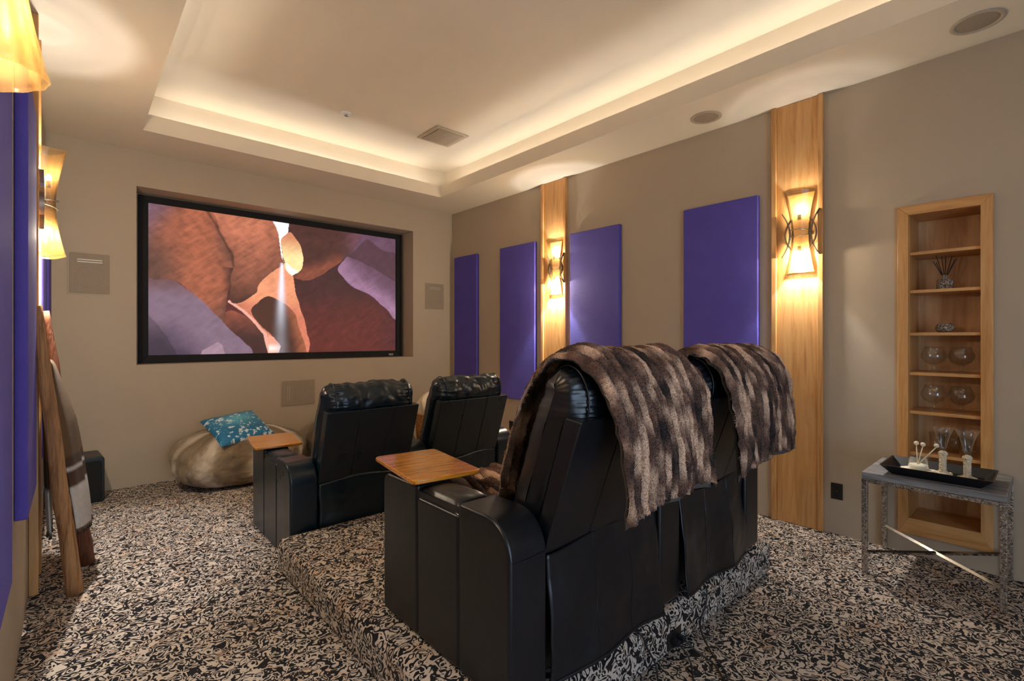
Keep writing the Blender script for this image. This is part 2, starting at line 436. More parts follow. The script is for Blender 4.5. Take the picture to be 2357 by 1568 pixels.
# ------------------------------------------------------------------ projection screen
def paint(u, v):
    """canyon picture, colours per vertex; u, v in 0..1"""
    n = len(u)
    f1 = np.array([nz(a*3, b*3, 1.0) for a, b in zip(u, v)]); f2 = np.array([noise.fractal(Vector((a*12+b*8, b*30-a*44, 4.0)), .6, 2.1, 4) for a, b in zip(u, v)])
    f3 = np.array([noise.fractal(Vector((a*30+b*18, b*9-a*12, 9.0)), .6, 2.1, 3) for a, b in zip(u, v)])
    wu = u+.006*np.array([nz(a*14, b*14, 3.3) for a, b in zip(u, v)]); wv = v+.008*np.array([nz(a*14, b*14, 7.7) for a, b in zip(u, v)])
    def inside(poly):
        if len(poly) > 5: poly = [tuple(q) for q in catmull(poly, len(poly)*6, True)]
        r = np.zeros(n, bool); m = len(poly)
        for k in range(m):
            (x0, y0), (x1, y1) = poly[k], poly[(k+1) % m]
            if y0 == y1: continue
            c = ((y0 > wv) != (y1 > wv)) & (wu < (x1-x0)*(wv-y0)/(y1-y0)+x0); r ^= c
        return r
    def dist(poly, closed=False):
        d = np.full(n, 9.0); m = len(poly)
        for k in range(m if closed else m-1):
            a = np.array(poly[k]); b = np.array(poly[(k+1) % m]); e = b-a
            tt = np.clip(((wu-a[0])*e[0]+(wv-a[1])*e[1])/(e@e+1e-9), 0, 1)
            d = np.minimum(d, np.hypot((wu-a[0]-tt*e[0])*1.79, wv-a[1]-tt*e[1]))
        return d
    L = lambda *c: np.array(lin(*c)[:3])
    def grad(a, b, t): t = np.clip(t, 0, 1)[:, None]; t = t*t*(3-2*t); return a*(1-t)+b*t
    col = grad(L(92, 34, 30), L(56, 26, 30), v*1.35-.05+.25*f1)
    col = grad(col, np.broadcast_to(L(70, 30, 40), col.shape), (u-.78)*3+f1*.4)
    sharp = lambda c, k=1.0: c*np.clip(1+k*(.26*f2+.20*f3), .35, 1.7)[:, None]
    col = sharp(col)
    def put(poly, c):
        k = inside(poly); col[k] = c[k]; return k
    passage = [(.429, .624), (.471, .689), (.508, .614), (.514, .487), (.546, .302), (.568, .161), (.565, -.02), (.411, -.02), (.397, .125), (.32, .289), (.255, .38), (.304, .385), (.357, .45), (.371, .514)]
    put(passage, sharp(grad(L(206, 118, 92), L(232, 150, 110), (v-.25)*2.2+f1), .6))
    rockC = [(.34, .323), (.371, .381), (.406, .429), (.459, .389), (.502, .335), (.527, .242), (.549, .102), (.56, -.02), (.46, -.02), (.453, .062), (.4, .17), (.354, .258)]
    put(rockC, sharp(grad(L(70, 36, 26), L(152, 86, 58), dist(rockC[4:8])*-9+.9), .8))
    put([(.258, .307), (.304, .283), (.354, .219), (.397, .12), (.415, -.02), (.33, -.02), (.24, .21)], sharp(grad(L(60, 30, 30), L(150, 78, 58), (v-.1)*3.4)))
    rim = dist([(.262, .375), (.31, .31), (.354, .232), (.395, .145), (.407, .05), (.415, 0)])
    k = rim < .012; col[k] = sharp(np.broadcast_to(L(232, 168, 150), col.shape), .3)[k]
    rim = dist([(.41, .07), (.435, .11), (.452, .05)]); k = inside([(.405, .14), (.43, .12), (.455, .05), (.45, -.02), (.413, -.02)])
    col[k] = grad(L(238, 160, 132), L(255, 236, 226), 1-np.abs(v-.035)*22)[k]
    yel = [(.458, .875), (.486, .929), (.505, .922), (.536, .847), (.55, .738), (.539, .649), (.505, .61), (.48, .64), (.468, .683), (.458, .767)]
    put(yel, sharp(grad(L(255, 226, 160), L(206, 128, 92), (v-.70)*4.5), .4))
    put([(.475, .70), (.50, .66), (.53, .64), (.506, .60), (.48, .64)], np.broadcast_to(L(255, 250, 235), col.shape))
    rockB = [(.189, 1.01), (.429, 1.01), (.444, .946), (.458, .847), (.462, .756), (.471, .689), (.429, .624), (.371, .504), (.357, .441), (.304, .375), (.264, .382), (.269, .534), (.278, .632), (.271, .728), (.229, .868)]
    edB = np.clip(dist(rockB, True)/.13, 0, 1)
    kb = put(rockB, sharp(grad(L(84, 46, 36), L(204, 120, 90), (v-.40)*1.75+.30*f1-.1*(u-.3))*(.72+.28*edB)[:, None]))
    rockA = [(-.02, 1.01), (.189, 1.01), (.229, .868), (.271, .728), (.278, .632), (.269, .534), (.251, .381), (.245, .22), (.209, .293), (.139, .423), (.082, .497), (-.02, .48)]
    ca = grad(L(92, 58, 48), L(160, 88, 62), 1.0-np.abs(u-.16)*6+.7*f1); ca = grad(ca, np.broadcast_to(L(120, 88, 108), ca.shape), (v-.70)*2.2-(u*7-.15)); ca = grad(ca, np.broadcast_to(L(70, 36, 28), ca.shape), (u-.225)*22*(v < .62)-.1)
    put(rockA, sharp(ca, 1.1))
    crack = dist([(.189, 1.0), (.229, .868), (.271, .728), (.278, .632)]); k = (crack < .016) & inside([(-.1, 1.1), (.3, 1.1), (.3, .6), (-.1, .6)])
    col[k] *= (.35+.65*np.clip(crack[k]/.016, 0, 1))[:, None]
    dune = [(-.02, .466), (.027, .495), (.082, .497), (.139, .423), (.209, .293), (.251, .2), (.337, -.02), (-.02, -.02)]
    cd = grad(L(66, 50, 72), L(124, 100, 118), 1.5-dist([(-.02, .42), (.1, .40), (.2, .25), (.30, 0)])*4+.5*f1)
    cd = grad(cd, np.broadcast_to(L(104, 70, 72), cd.shape), (v-.36)*6)
    put(dune, sharp(cd, .45))
    k = inside([(.17, .03), (.22, .09), (.235, .06), (.25, -.01), (.16, -.01)]); col[k] = sharp(np.broadcast_to(L(158, 128, 142), col.shape), .4)[k]
    k = inside([(-.02, .3), (.03, .2), (.075, .06), (.09, -.02), (-.02, -.02)]); col[k] *= .62
    upper = [(.488, 1.01), (.845, 1.01), (.778, .846), (.706, .732), (.611, .6), (.555, .566), (.508, .597), (.539, .643), (.55, .738), (.539, .843), (.505, .922)]
    cu = grad(L(70, 34, 30), L(128, 66, 48), 1-dist([(.56, .6), (.62, .63), (.7, .74)])*6+.6*f1); cu = grad(cu, np.broadcast_to(L(122, 78, 96), cu.shape), (u-.68)*5.5-.1)
    put(upper, sharp(cu))
    pur = [(.845, 1.01), (1.02, 1.01), (1.02, .30), (.939, .39), (.861, .488), (.771, .554), (.72, .635), (.706, .707), (.778, .846)]
    put(pur, sharp(grad(L(152, 112, 142), L(96, 64, 86), dist([(.71, .65), (.77, .58), (.86, .51), (.94, .42), (1, .36)])*5.0+.4*f1), .7))
    kp = inside([(.85, .96), (.923, .885), (1.02, .85), (1.02, .62), (.899, .70), (.8, .78), (.74, .80), (.785, .847)])
    col[kp] = sharp(np.broadcast_to(L(76, 46, 60), col.shape), .7)[kp]
    k = inside([(.426, 1.02), (.488, 1.02), (.486, .934), (.46, .86), (.462, .74), (.472, .69), (.455, .76), (.452, .88), (.44, .95)]); col[k] = L(252, 250, 255)
    # light shaft
    cx = .462-.006*(.68-v)/.68; hw = .006+.020*np.clip((.68-v)/.68, 0, 1)
    b = np.exp(-((u-cx)/hw)**2)*(v < .69)*np.clip((.72-v)*20, 0, 1)
    b = b*np.clip(.35+.75*(v-.1)/.45, .42, 1.0)
    col = col*(1-b[:, None])+b[:, None]*L(236, 236, 250)*np.clip(.42+.75*(v-.15)/.4, .45, 1)[:, None]
    return np.clip(col, .002, 1.3)
scr = thing('projection_screen', 'wide projection screen showing a red canyon, black framed in the wall recess', 'screen', (1.928, 6.10, 1.133))
fx0, fx1, fz0, fz1 = .478-1.928, 3.378-1.928, 0, 2.814-1.133
px0, px1, pz0, pz1 = .5575-1.928, 3.293-1.928, 1.2207-1.133, 2.746-1.133
fw = MB()
outer = [(fx0, fz0), (fx1, fz0), (fx1, fz1), (fx0, fz1)]; inner = [(px0, pz0), (px1, pz0), (px1, pz1), (px0, pz1)]
for k in range(4):
    a, b = outer[k], outer[(k+1) % 4]; c, d = inner[(k+1) % 4], inner[k]
    q = MB().prism([a, b, c, d], -.055, -.004, 'Y')
    q.build('frame_bar', 'velvet', scr, bevel=.004)
nu_, nv_ = 461, 258
UU, VV = np.meshgrid(np.linspace(0, 1, nu_), np.linspace(0, 1, nv_))
cols = paint(UU.ravel(), VV.ravel())
P = [[(px0+(px1-px0)*i/(nu_-1), -.030, pz0+(pz1-pz0)*j/(nv_-1)) for i in range(nu_)] for j in range(nv_)]
n = N('screen_picture'); at = n.add('ShaderNodeAttribute', attribute_name='Col')
SCREEN_GAIN = .31
n.set(Base_Color=(.04, .04, .04, 1), Roughness=.7, Emission_Color=at.outputs['Color'], Emission_Strength=SCREEN_GAIN)
M['picture'] = n.m
o = MB().grid(P).build('picture', 'picture', scr, cols=cols); o['label'] = 'red and purple slot canyon picture with a shaft of light'
lg = MB()
for z_ in (0, .014): lg.prism([(-.03, z_-.002), (.03, z_-.002), (.033, z_+.007 if z_ else z_+.004), (0, z_+.004), (-.033, z_+.007 if z_ else z_+.004)], -.058, -.055, 'Y')
lg.build('maker_mark', 'silver', scr, loc=(3.212-1.928, 0, .028))

# ------------------------------------------------------------------ in-wall and ceiling speakers
def wall_speaker(x0, x1, z0, z1, label, level, bright=True):
    cx, w_, h_ = (x0+x1)/2, x1-x0, z1-z0
    r = thing('wall_speaker', label, 'speaker', (cx, YF, z0), group='flush speakers in the screen wall')
    box('flange', 'wall', -w_/2-.012, w_/2+.012, -.004, .0, -.012, h_+.012, r, bevel=.002)
    g = MB().prism(rrect(-w_/2, w_/2, 0, h_, (.012,)*4), -.010, -.004, 'Y').build('grille', 'grille', r, bevel=.002)
    rg = MB(); cz = h_*.42 if level else h_*.5; c0 = 0 if level else w_*.12
    rg.tube([(c0+.095*math.cos(a), -.0105, cz+.095*math.sin(a)) for a in np.linspace(0, 2*PI, 40, endpoint=False)], .0012, 5, True)
    rg.build('woofer_ring', 'grille', g, smooth=True)
    for k in (-1, 1):
        if level: box('tweeter_slot', 'slot' if bright else 'grille_fine', -w_*.31, w_*.31, -.0125, -.010, h_*.81+k*.010-.004, h_*.81+k*.010+.004, g)
        else: box('tweeter_slot', 'grille_fine', -w_*.31+k*.010-.003, -w_*.31+k*.010+.003, -.0115, -.010, h_*.2, h_*.8, g)
    return r
wall_speaker(-.026, .250, 1.795, 2.152, 'square flush wall speaker with two bright slots, beside the log ladder wall', True)
wall_speaker(3.60, 3.895, 1.795, 2.148, 'square flush wall speaker with faint slots, between the screen recess and the purple panels', True, False)
wall_speaker(1.74, 2.10, .632, .910, 'wide flush wall speaker centred below the screen', False)
for (x, y, lb) in ((3.753, .301, 'round ceiling speaker grille above the shelf niche'), (3.766, 1.880, 'round ceiling speaker grille above the gap between large purple panel and near pilaster')):
    r = thing('ceiling_speaker', lb, 'speaker', (x, y, ZC), group='round speakers in the soffit')
    MB().lathe([(.115, 0), (.115, -.006), (.108, -.009), (.094, -.008), (.092, -.002)], 40).build('trim_ring', 'vent', r, smooth=True)
    MB().lathe([(.093, -.003), (.07, -.008), (.035, -.0115), (.0005, -.0125)], 40).build('grille', 'grille', r, smooth=True)

# ------------------------------------------------------------------ vent and sprinkler on the raised ceiling
r = thing('ceiling_vent', 'square perforated air vent in the raised ceiling', 'vent', (2.97, 4.43, ZT))
MB().prism([(-.2, -.2), (.2, -.2), (.2, .2), (-.2, .2)], -.012, -.002, 'Z').build('flange', 'wall', r, bevel=.004)
box('throat', 'ventdark', -.155, .155, -.155, .155, -.0135, -.012, r)
for k in range(20):
    y = -.15+.3*k/19; box('louvre', 'vent', -.153, .153, y-.0045, y+.0045, -.020, -.0135, r)
for k in range(-7, 8):
    x = .021*k; box('cross_bar', 'vent', x-.003, x+.003, -.153, .153, -.019, -.0145, r)
r = thing('fire_sprinkler', 'small white sprinkler head in the raised ceiling', 'sprinkler', (1.966, 4.60, ZT))
MB().lathe([(.05, 0), (.05, -.004), (.038, -.012), (.02, -.012), (.0005, -.012)], 24).build('escutcheon', 'white', r, smooth=True)
MB().lathe([(.012, -.012), (.012, -.03), (.026, -.033), (.026, -.036), (.0005, -.036)], 20).build('nozzle', 'chrome', r, smooth=True)

# ------------------------------------------------------------------ acoustic panels
def panel(side, y0, y1, label, z0=.65, z1=2.52):
    th = .042
    x0, x1 = (XR-th, XR-.001) if side > 0 else (XL+.001, XL+th)
    o = box('acoustic_panel', 'purple', x0, x1, y0, y1, z0, z1, bevel=.006, seg=3)
    return tag(o, label, 'wall panel', 'purple acoustic panels')
panel(1, 5.175, 5.69, 'narrow purple fabric panel in the corner next to the screen wall, shelf niche side')
panel(1, 4.075, 4.70, 'purple fabric panel on the screen side of the far lit pilaster, shelf niche wall')
panel(1, 2.885, 3.53, 'purple fabric panel just past the far lit pilaster, shelf niche wall')
panel(1, 1.577, 2.206, 'large purple fabric panel beside the near lit pilaster, shelf niche wall')
panel(-1, 5.175, 5.69, 'purple fabric panel in the corner next to the screen wall, log ladder side')
panel(-1, 4.20, 4.78, 'purple fabric panel behind the log ladder, screen side of the pilaster')
panel(-1, 2.83, 3.45, 'pale lit purple fabric panel beside the log ladder top')
panel(-1, 1.58, 2.13, 'purple fabric panel under the large amber lamp, log ladder wall')

# ------------------------------------------------------------------ wood pilasters
def pilaster(side, y0, y1, label):
    X = XR if side > 0 else XL
    r = thing('wood_pilaster', label, 'pilaster', (X, (y0+y1)/2, 0), group='honey maple pilasters')
    s = -side; h = (y1-y0)/2
    def bx(nm, a, b, t, mt='maple', bev=.003):
        return MB().box(min(s*.001, s*t), max(s*.001, s*t), a, b, .002, ZC-.002).build(nm, mt, r, bevel=bev)
    bx('centre_board', -h+.034, h-.034, .022)
    bx('edge_trim', -h, -h+.034, .040); bx('edge_trim', h-.034, h, .040)
    return r
pilaster(1, 1.128, 1.477, 'wide wooden pilaster carrying the near wall lamp, next to the shelf niche')
pilaster(1, 3.595, 3.975, 'wooden pilaster between two purple panels, far end of the shelf niche wall')
pilaster(-1, 3.70, 4.05, 'wooden pilaster behind the log ladder')
pilaster(-1, 1.10, 1.45, 'wooden pilaster behind the large amber lamp, log ladder wall')

# ------------------------------------------------------------------ wall lamps
def sconce(side, y, label, power=1.0):
    X = XR-.022 if side > 0 else XL+.022
    s = -side
    r = thing('wall_lamp', label, 'wall lamp', (X, y, 2.165), group='amber hourglass wall lamps')
    # half-round hourglass shade, fluted, slightly irregular rim
    seg, rows = 44, 44
    H0, H1 = -.30, .315
    P = []
    for j in range(rows):
        z = H0+(H1-H0)*j/(rows-1); row = []; t_ = abs(z)/.31
        for i in range(seg+1):
            a = math.radians(-98)+math.radians(196)*i/seg
            R_ = (.053+.046*t_**1.75)*(1+.016*math.cos(a*14)+.014*nz(math.cos(a)*2, math.sin(a)*2, z*6+y))
            edge = (.006*math.sin(a*2+1)+.006*nz(math.cos(a)*1.5, math.sin(a)*1.5, 5+y)) * t_**6
            row.append((s*(.030+R_*math.cos(a)), R_*math.sin(a), z+edge))
        P.append(row)
    sh = MB().grid(P).build('glass_shade', 'shade', r, smooth=True)
    sh.modifiers.new('thick', 'SOLIDIFY').thickness = .004
    for zz, nm in ((.155, BULB_UP), (-.150, BULB_DN)):
        b = MB().ball((s*.052, 0, zz), .014, 14, 10, 1.5).build('bulb', 'bulb', r, smooth=True)
        MB().lathe([(.012, -.055), (.012, -.018)], 14, (s*.052, 0, zz) if zz > 0 else (s*.052, 0, zz+.073)).build('socket', 'metal', b, smooth=True)
        for kind, en in (('SPOT', nm), ('POINT', BULB_GLOW*(.38 if zz > 0 else 1.50))):
            ld = bpy.data.lights.new('bulb_light', kind); ld.energy = en*power; ld.color = LAMP_COL; ld.shadow_soft_size = .014
            lo = bpy.data.objects.new('bulb_light', ld); C.objects.link(lo); lo.parent = r; lo.location = (s*.052, 0, zz+(.026 if zz > 0 else -.026))
            if kind == 'SPOT':
                ld.spot_size = math.radians(110); ld.spot_blend = .5
                lo.rotation_euler = (PI if zz > 0 else 0, s*math.radians(-6), 0) 
    box('backplate', 'metal', min(0, s*.012), max(0, s*.012), -.060, .060, -.075, .075, r, bevel=.004)
    zz_ = np.linspace(-.285, .298, 24); hw_ = [.053+.046*(abs(q)/.31)**1.75-.004 for q in zz_]
    MB().prism([(h_, q) for h_, q in zip(hw_, zz_)]+[(-h_, q) for h_, q in zip(hw_[::-1], zz_[::-1])], s*.013, s*.017, 'X').build('light_block_plate', 'glow_plate', r)  # added plate, blocks bulb light from the pilaster
    # crossing curved straps on both sides
    for sy in (-1, 1):
        for q in (0, 1):
            pts = []
            for k in range(21):
                tz = -1+2*k/20; c_ = .040*(1-tz*tz)
                yy = sy*((.125-c_*1.35) if q == 0 else (.058+c_*1.15))
                pts.append((s*.028, yy, tz*(.165 if q == 0 else .115)))
            g = MB(); b0 = len(g.v)
            for (a_, b_, c_) in pts: g.v += [(a_-.010, b_-.0035, c_), (a_+.010, b_-.0035, c_), (a_+.010, b_+.0035, c_), (a_-.010, b_+.0035, c_)]
            for k in range(20):
                for e in range(4): g.f.append((4*k+e, 4*k+(e+1) % 4, 4*k+4+(e+1) % 4, 4*k+4+e))
            g.f += [(3, 2, 1, 0), (80, 81, 82, 83)]
            g.build('curved_strap', 'metal', r)
        MB().box(min(s*.002, s*.028), max(s*.002, s*.028), sy*.074-.004, sy*.074+.004, -.012, .012).build('strap_arm', 'metal', r)
    # wire loop round the waist, knotted on one side
    for q in (-1, 1):
        pts = []
        for k in range(25):
            f = k/24; a = -PI*.5-0.15+f*(PI+.1)
            pts.append((s*(.030+.064*math.cos(a)), .070*math.sin(a), q*(.004+.020*min(1, f*2.2)**.7)+.0))
        MB().tube(pts, .0032, 7).build('wire_loop', 'metal', r, smooth=True)
    MB().ball((s*.036, -.070, 0), .009, 10, 6).build('knot', 'metal', r, smooth=True)
    return r
sconce(1, 1.270, 'amber glass hourglass wall lamp on the near pilaster by the shelf niche', .48)
sconce(1, 3.735, 'amber glass hourglass wall lamp on the pilaster between two purple panels', 1.12)
sconce(-1, 3.88, 'amber glass hourglass wall lamp above the log ladder', 1.12)
sconce(-1, 1.24, 'amber glass wall lamp on the ladder wall pilaster farthest from the screen', .48)

# ------------------------------------------------------------------ shelf niche
r = thing('shelf_niche', 'tall recessed wooden shelf unit with mitred frame set in the wall', 'shelf', (XR, (NY0+NY1)/2, NZ0-.085))
zb = NZ0-.085; yc = (NY0+NY1)/2
def nb(nm, mt, x0, x1, y0, y1, z0, z1, bev=.002): return MB().box(x0-XR, x1-XR, y0-yc, y1-yc, z0-zb, z1-zb).build(nm, mt, r, bevel=bev)
oy0, oy1, oz0, oz1 = .254, .703, .130, 2.249; iy0, iy1, iz0, iz1 = .309, .648, .235, 2.19
O = [(oy0, oz0), (oy1, oz0), (oy1, oz1), (oy0, oz1)]; I = [(iy0, iz0), (iy1, iz0), (iy1, iz1), (iy0, iz1)]
for k in range(4):
    q = [O[k], O[(k+1) % 4], I[(k+1) % 4], I[k]]
    MB().prism([(a-yc, b-zb) for a, b in q], -.024, -.001, 'X').build('frame_board', 'maple' if k % 2 else 'maple_y', r, bevel=.002)
nb('back_board', 'maple_back', XR+ND-.012, XR+ND, NY0+.002, NY1-.002, NZ0+.002, NZ1-.002)
for a in (NY0+.001, NY1-.011): nb('side_board', 'maple', XR+.001, XR+ND-.012, a, a+.010, NZ0+.002, NZ1-.002)
nb('top_board', 'maple_y', XR+.001, XR+ND-.012, NY0+.011, NY1-.011, NZ1-.012, NZ1-.002)
nb('bottom_board', 'maple_y', XR+.001, XR+ND-.012, NY0+.011, NY1-.011, NZ0+.002, NZ0+.016)
SH = [1.952, 1.706, 1.432, 1.176, .926, .660]
for z in SH: nb('shelf', 'maple_y', XR+.003, XR+ND-.012, NY0+.011, NY1-.011, z-.020, z)

# glass and trinkets on the shelves
def glass_lathe(prof, seg=28):
    return MB().lathe(prof, seg)
def snifter(x, y, z, label):
    h = .165; t_ = .0022
    out = [(.0005, 0), (.040, 0), (.040, .004), (.012, .010), (.008, .020), (.010, .030), (.007, .038), (.022, .048), (.050, .066), (.066, .094), (.066, .112), (.055, .140), (.046, h)]
    inn = [(.044, h), (.053, .140), (.0635, .112), (.0635, .094), (.048, .069), (.020, .052), (.0005, .050)]
    o = glass_lathe(out+inn).build('snifter_glass', 'glass', loc=(x, y, z), smooth=True); return tag(o, label, 'glass', 'snifter glasses on the shelves')
snifter(4.16, .540, SH[3]+.0005, 'clear stemmed snifter glass, fourth shelf, far side near the pilaster')
snifter(4.16, .408, SH[3]+.0005, 'clear stemmed snifter glass, fourth shelf, side away from the pilaster')
snifter(4.16, .540, SH[4]+.0005, 'clear stemmed snifter glass, fifth shelf, far side near the pilaster')
snifter(4.16, .410, SH[4]+.0005, 'clear stemmed snifter glass, fifth shelf, side away from the pilaster')
def tumbler(x, y, z, r0, r1, h, label, name='tumbler_glass', group='tumblers on the lowest shelf'):
    o = glass_lathe([(.0005, 0), (r0, 0), (r1, h), (r1-.002, h), (r0-.002, .008), (.0005, .008)]).build(name, 'glass', loc=(x, y, z), smooth=True)
    return tag(o, label, 'glass', group)
tumbler(4.15, .520, SH[5]+.0005, .036, .044, .125, 'clear tumbler on the lowest shelf, nearest the pilaster')
tumbler(4.21, .448, SH[5]+.0005, .036, .044, .120, 'clear tumbler in the middle of the lowest shelf')
tumbler(4.12, .376, SH[5]+.0005, .036, .044, .115, 'clear tumbler on the lowest shelf behind the beaded flutes')
r = thing('reed_diffuser', 'silver reed diffuser jar with dark sticks on the second shelf', 'diffuser', (4.15, .485, SH[1]))
MB().lathe([(.0005, 0), (.040, 0), (.042, .006), (.042, .056), (.036, .064), (.016, .068), (.013, .084), (.016, .086), (.016, .092), (.0005, .092)], 24).build('jar', 'glitter', r, smooth=True)
for k in range(9):
    a = k*2.4; ln = .13+.02*math.sin(k*1.7)
    MB().tube([(0.004*math.cos(a), .004*math.sin(a), .07), (.045*math.cos(a), .058*math.sin(a), .07+ln)], .0022, 5).build('reed', 'reed', r)
o = MB().lathe([(.0005, 0), (.030, .001), (.044, .012), (.049, .030), (.044, .048), (.032, .058), (.026, .058), (.024, .050), (.0005, .046)], 32).build('candle_holder', 'glitter', loc=(4.15, .485, SH[2]+.0005), smooth=True)
tag(o, 'small round glittering silver candle holder on the third shelf', 'candle holder')

# ------------------------------------------------------------------ outlets
def outlet(x, y, z, side_axis, label, w_=.072, h_=.114):
    r = thing('wall_outlet', label, 'outlet', (x, y, z), group=None)
    if side_axis == 'X':
        box('cover_plate', 'plate', -.006, -.0005, -w_/2, w_/2, -h_/2, h_/2, r, bevel=.002)
        for q in (-.024, .024): box('receptacle', 'black', -.0085, -.006, -.016, .016, q-.014, q+.014, r, bevel=.001)
        MB().ball((-.006, 0, 0), .003, 8, 6).build('screw', 'metal', r)
    else:
        box('cover_plate', 'plate', -w_/2, w_/2, -.006, -.0005, -h_/2, h_/2, r, bevel=.002)
        for q in (-.024, .024): box('receptacle', 'black', -.016, .016, -.0085, -.006, q-.014, q+.014, r, bevel=.001)
    return r
outlet(XR, 1.051, .306, 'X', 'dark bronze outlet plate between the near pilaster and the side table')
outlet(XR, 4.526, .307, 'X', 'dark bronze outlet plate under a purple panel behind the front row')
outlet(1.975, PY0, .072, 'Y', 'dark outlet with two black plugs low on the carpeted riser', .114, .072)
for k, (dx, lb) in enumerate(((-.022, 'black power plug with cord, outlet on the riser, nearer the first recliner'), (.026, 'black power plug with cord, outlet on the riser, nearer the second recliner'))):
    r = thing('power_plug', lb, 'plug', (1.975+dx, PY0-.0088, .072), group='plugs in the riser outlet')
    MB().prism(rrect(-.012, .012, -.012, .012, (.005,)*4), -.032, 0, 'Y').build('plug_body', 'cord', r, bevel=.002)
    if k == 0:
        pts = catmull([(0, -.03, 0), (0, -.07, -.03), (-.02, -.10, -.062), (-.14, -.16, -.066), (-.22, -.08, -.064), (-.17, -.022, -.02), (-.21, -.008, .06), (-.24, .004, .125), (-.25, .06, .135)], 60)
    else:
        pts = catmull([(0, -.03, 0), (.02, -.08, -.04), (.03, -.15, -.064), (-.05, -.24, -.066), (.02, -.20, -.064), (.10, -.10, -.062), (.16, -.02, -.01), (.24, -.008, .07), (.27, .008, .127), (.27, .06, .135)], 60)
    MB().tube(pts, .004, 7).build('power_cord', 'cord', r, smooth=True)

# ------------------------------------------------------------------ recliners
AW, AH, AL = .17, .61, .84
def arm(parent, x0, lm, tray=False):
    prof = rrect(0, AL, .012, AH, (.03, .03, .05, .125), 8)
    def clip(a, b):
        out = []
        m = len(prof)
        def cut(poly, c, keep_gt):
            res = []
            for i in range(len(poly)):
                p, q = poly[i], poly[(i+1) % len(poly)]
                ip = (p[0] >= c) if keep_gt else (p[0] <= c); iq = (q[0] >= c) if keep_gt else (q[0] <= c)
                if ip: res.append(p)
                if ip != iq: f = (c-p[0])/(q[0]-p[0]); res.append((c, p[1]+f*(q[1]-p[1])))
            return res
        return cut(cut(prof, a, True), b, False)
    core = MB().prism([(y, z-.02 if z > .3 else z) for y, z in rrect(.012, AL-.012, .02, AH, (.02, .02, .05, .12), 8)], x0+.006, x0+AW-.006).build('armrest', lm, parent)
    cuts = [0, .275, .555, AL]
    for k in range(3):
        pl = clip(cuts[k]+(.0012 if k else 0), cuts[k+1]-(.0012 if k < 2 else 0))
        if k == 1: pl = [(y, min(z, AH-.045)) for y, z in pl]
        MB().prism(pl, x0, x0+AW).build('side_panel', lm, core, bevel=.014, seg=4)
    # padded lid of the arm
    P = []
    for j in range(17):
        row = []
        for i in range(13):
            a, b = i/12*2-1, j/16*2-1
            e = (1-abs(a)**5)*(1-abs(b)**6)
            row.append((x0+AW/2+a*(AW/2-.004), .415+b*.137, AH-.046+.050*e**.45+.003*nz(a*2, b*3, x0)))
        P.append(row)
    MB().grid(P).build('arm_pad', lm, core, smooth=True)
    # stitched seam across the rear of the arm
    MB().tube([(x0+.012, -.0008, AH-.128), (x0+AW/2, -.0016, AH-.130), (x0+AW-.012, -.0008, AH-.126)], .0018, 5).build('seam', lm, core)
    MB().tube([(x0+.004, .275-.27*math.sin(t_)*1.0 if 0 else y, z+.001) for y, z, t_ in [(p[0], p[1], 0) for p in rrect(0.001, AL, .012, AH, (.03, .03, .05, .125), 8)[27:36]]], .002, 5).build('piping', lm, core, smooth=True)
    return core

def back_cushion(parent, xc, w_, lm, seed):
    ctl = [(.27, .43), (.235, .60), (.185, .76), (.135, .90), (.105, .985), (.055, 1.065), (-.02, 1.108), (-.085, 1.085), (-.125, 1.015), (-.128, .945), (-.085, .90), (-.04, .76), (.02, .60), (.08, .44)]
    ns, nt = 130, 56
    prof = catmull(ctl, ns, True)
    P = []
    for i in range(nt):
        tt = -1+2*i/(nt-1); tt = math.copysign(abs(tt)**.8, tt)
        k = max(0.0, 1-abs(tt)**4.5)**(1/3.2)
        row = []
        for j, (y, z) in enumerate(prof):
            zz = min(max(z, .50), 1.02); sy_ = .175-(zz-.43)*.33
            yy = sy_+(y-sy_)*(.01+.99*k); z2 = zz+(z-zz)*(.25+.75*k) if z != zz else z
            # gathers near the side seam, long creases over the head roll
            side = max(0.0, abs(tt)-.55)/.45
            arc = j/ns
            g = .0135*side*(1-side)*math.sin(arc*250+3*nz(arc*20, tt, seed))*(1 if z > .5 else .4)
            head = max(0, min(1, (z-.86)/.14))
            cr = .012*head*nz(tt*6+arc*8, arc*15-tt*3, seed+3)+.006*noise.fractal(Vector((tt*5+seed, arc*16, 2.2)), .7, 2, 3)
            sag = -.022*head*(1-tt*tt)*.3+.018*head*nz(tt*1.6, 0.5, seed+9)
            dy, dz = y-sy_, z-zz
            L_ = math.hypot(dy, dz)+1e-6
            row.append((xc+tt*w_/2*(1-.02*head), yy+(g+cr)*dy/L_, z2+(g+cr)*dz/L_+sag))
        P.append(row)
    o = MB().grid(P, wrapu=True).build('back_cushion', lm, parent, smooth=True)
    for sd in (-1, 1):
        tt = sd*.80; k = max(0.0, 1-abs(tt)**4.5)**(1/3.2); pts = []
        for j in range(2, 92, 2):
            y, z = prof[j]; zz = min(max(z, .50), 1.02); sy_ = .175-(zz-.43)*.33
            L_ = math.hypot(y-sy_, z-zz)+1e-6; e = .004
            pts.append((xc+tt*w_/2, sy_+(y-sy_)*(.01+.99*k)+e*(y-sy_)/L_, zz+(z-zz)*(.25+.75*k)+e*(z-zz)/L_))
        MB().tube(pts, .0035, 6).build('piping', lm, o, smooth=True)
    return o

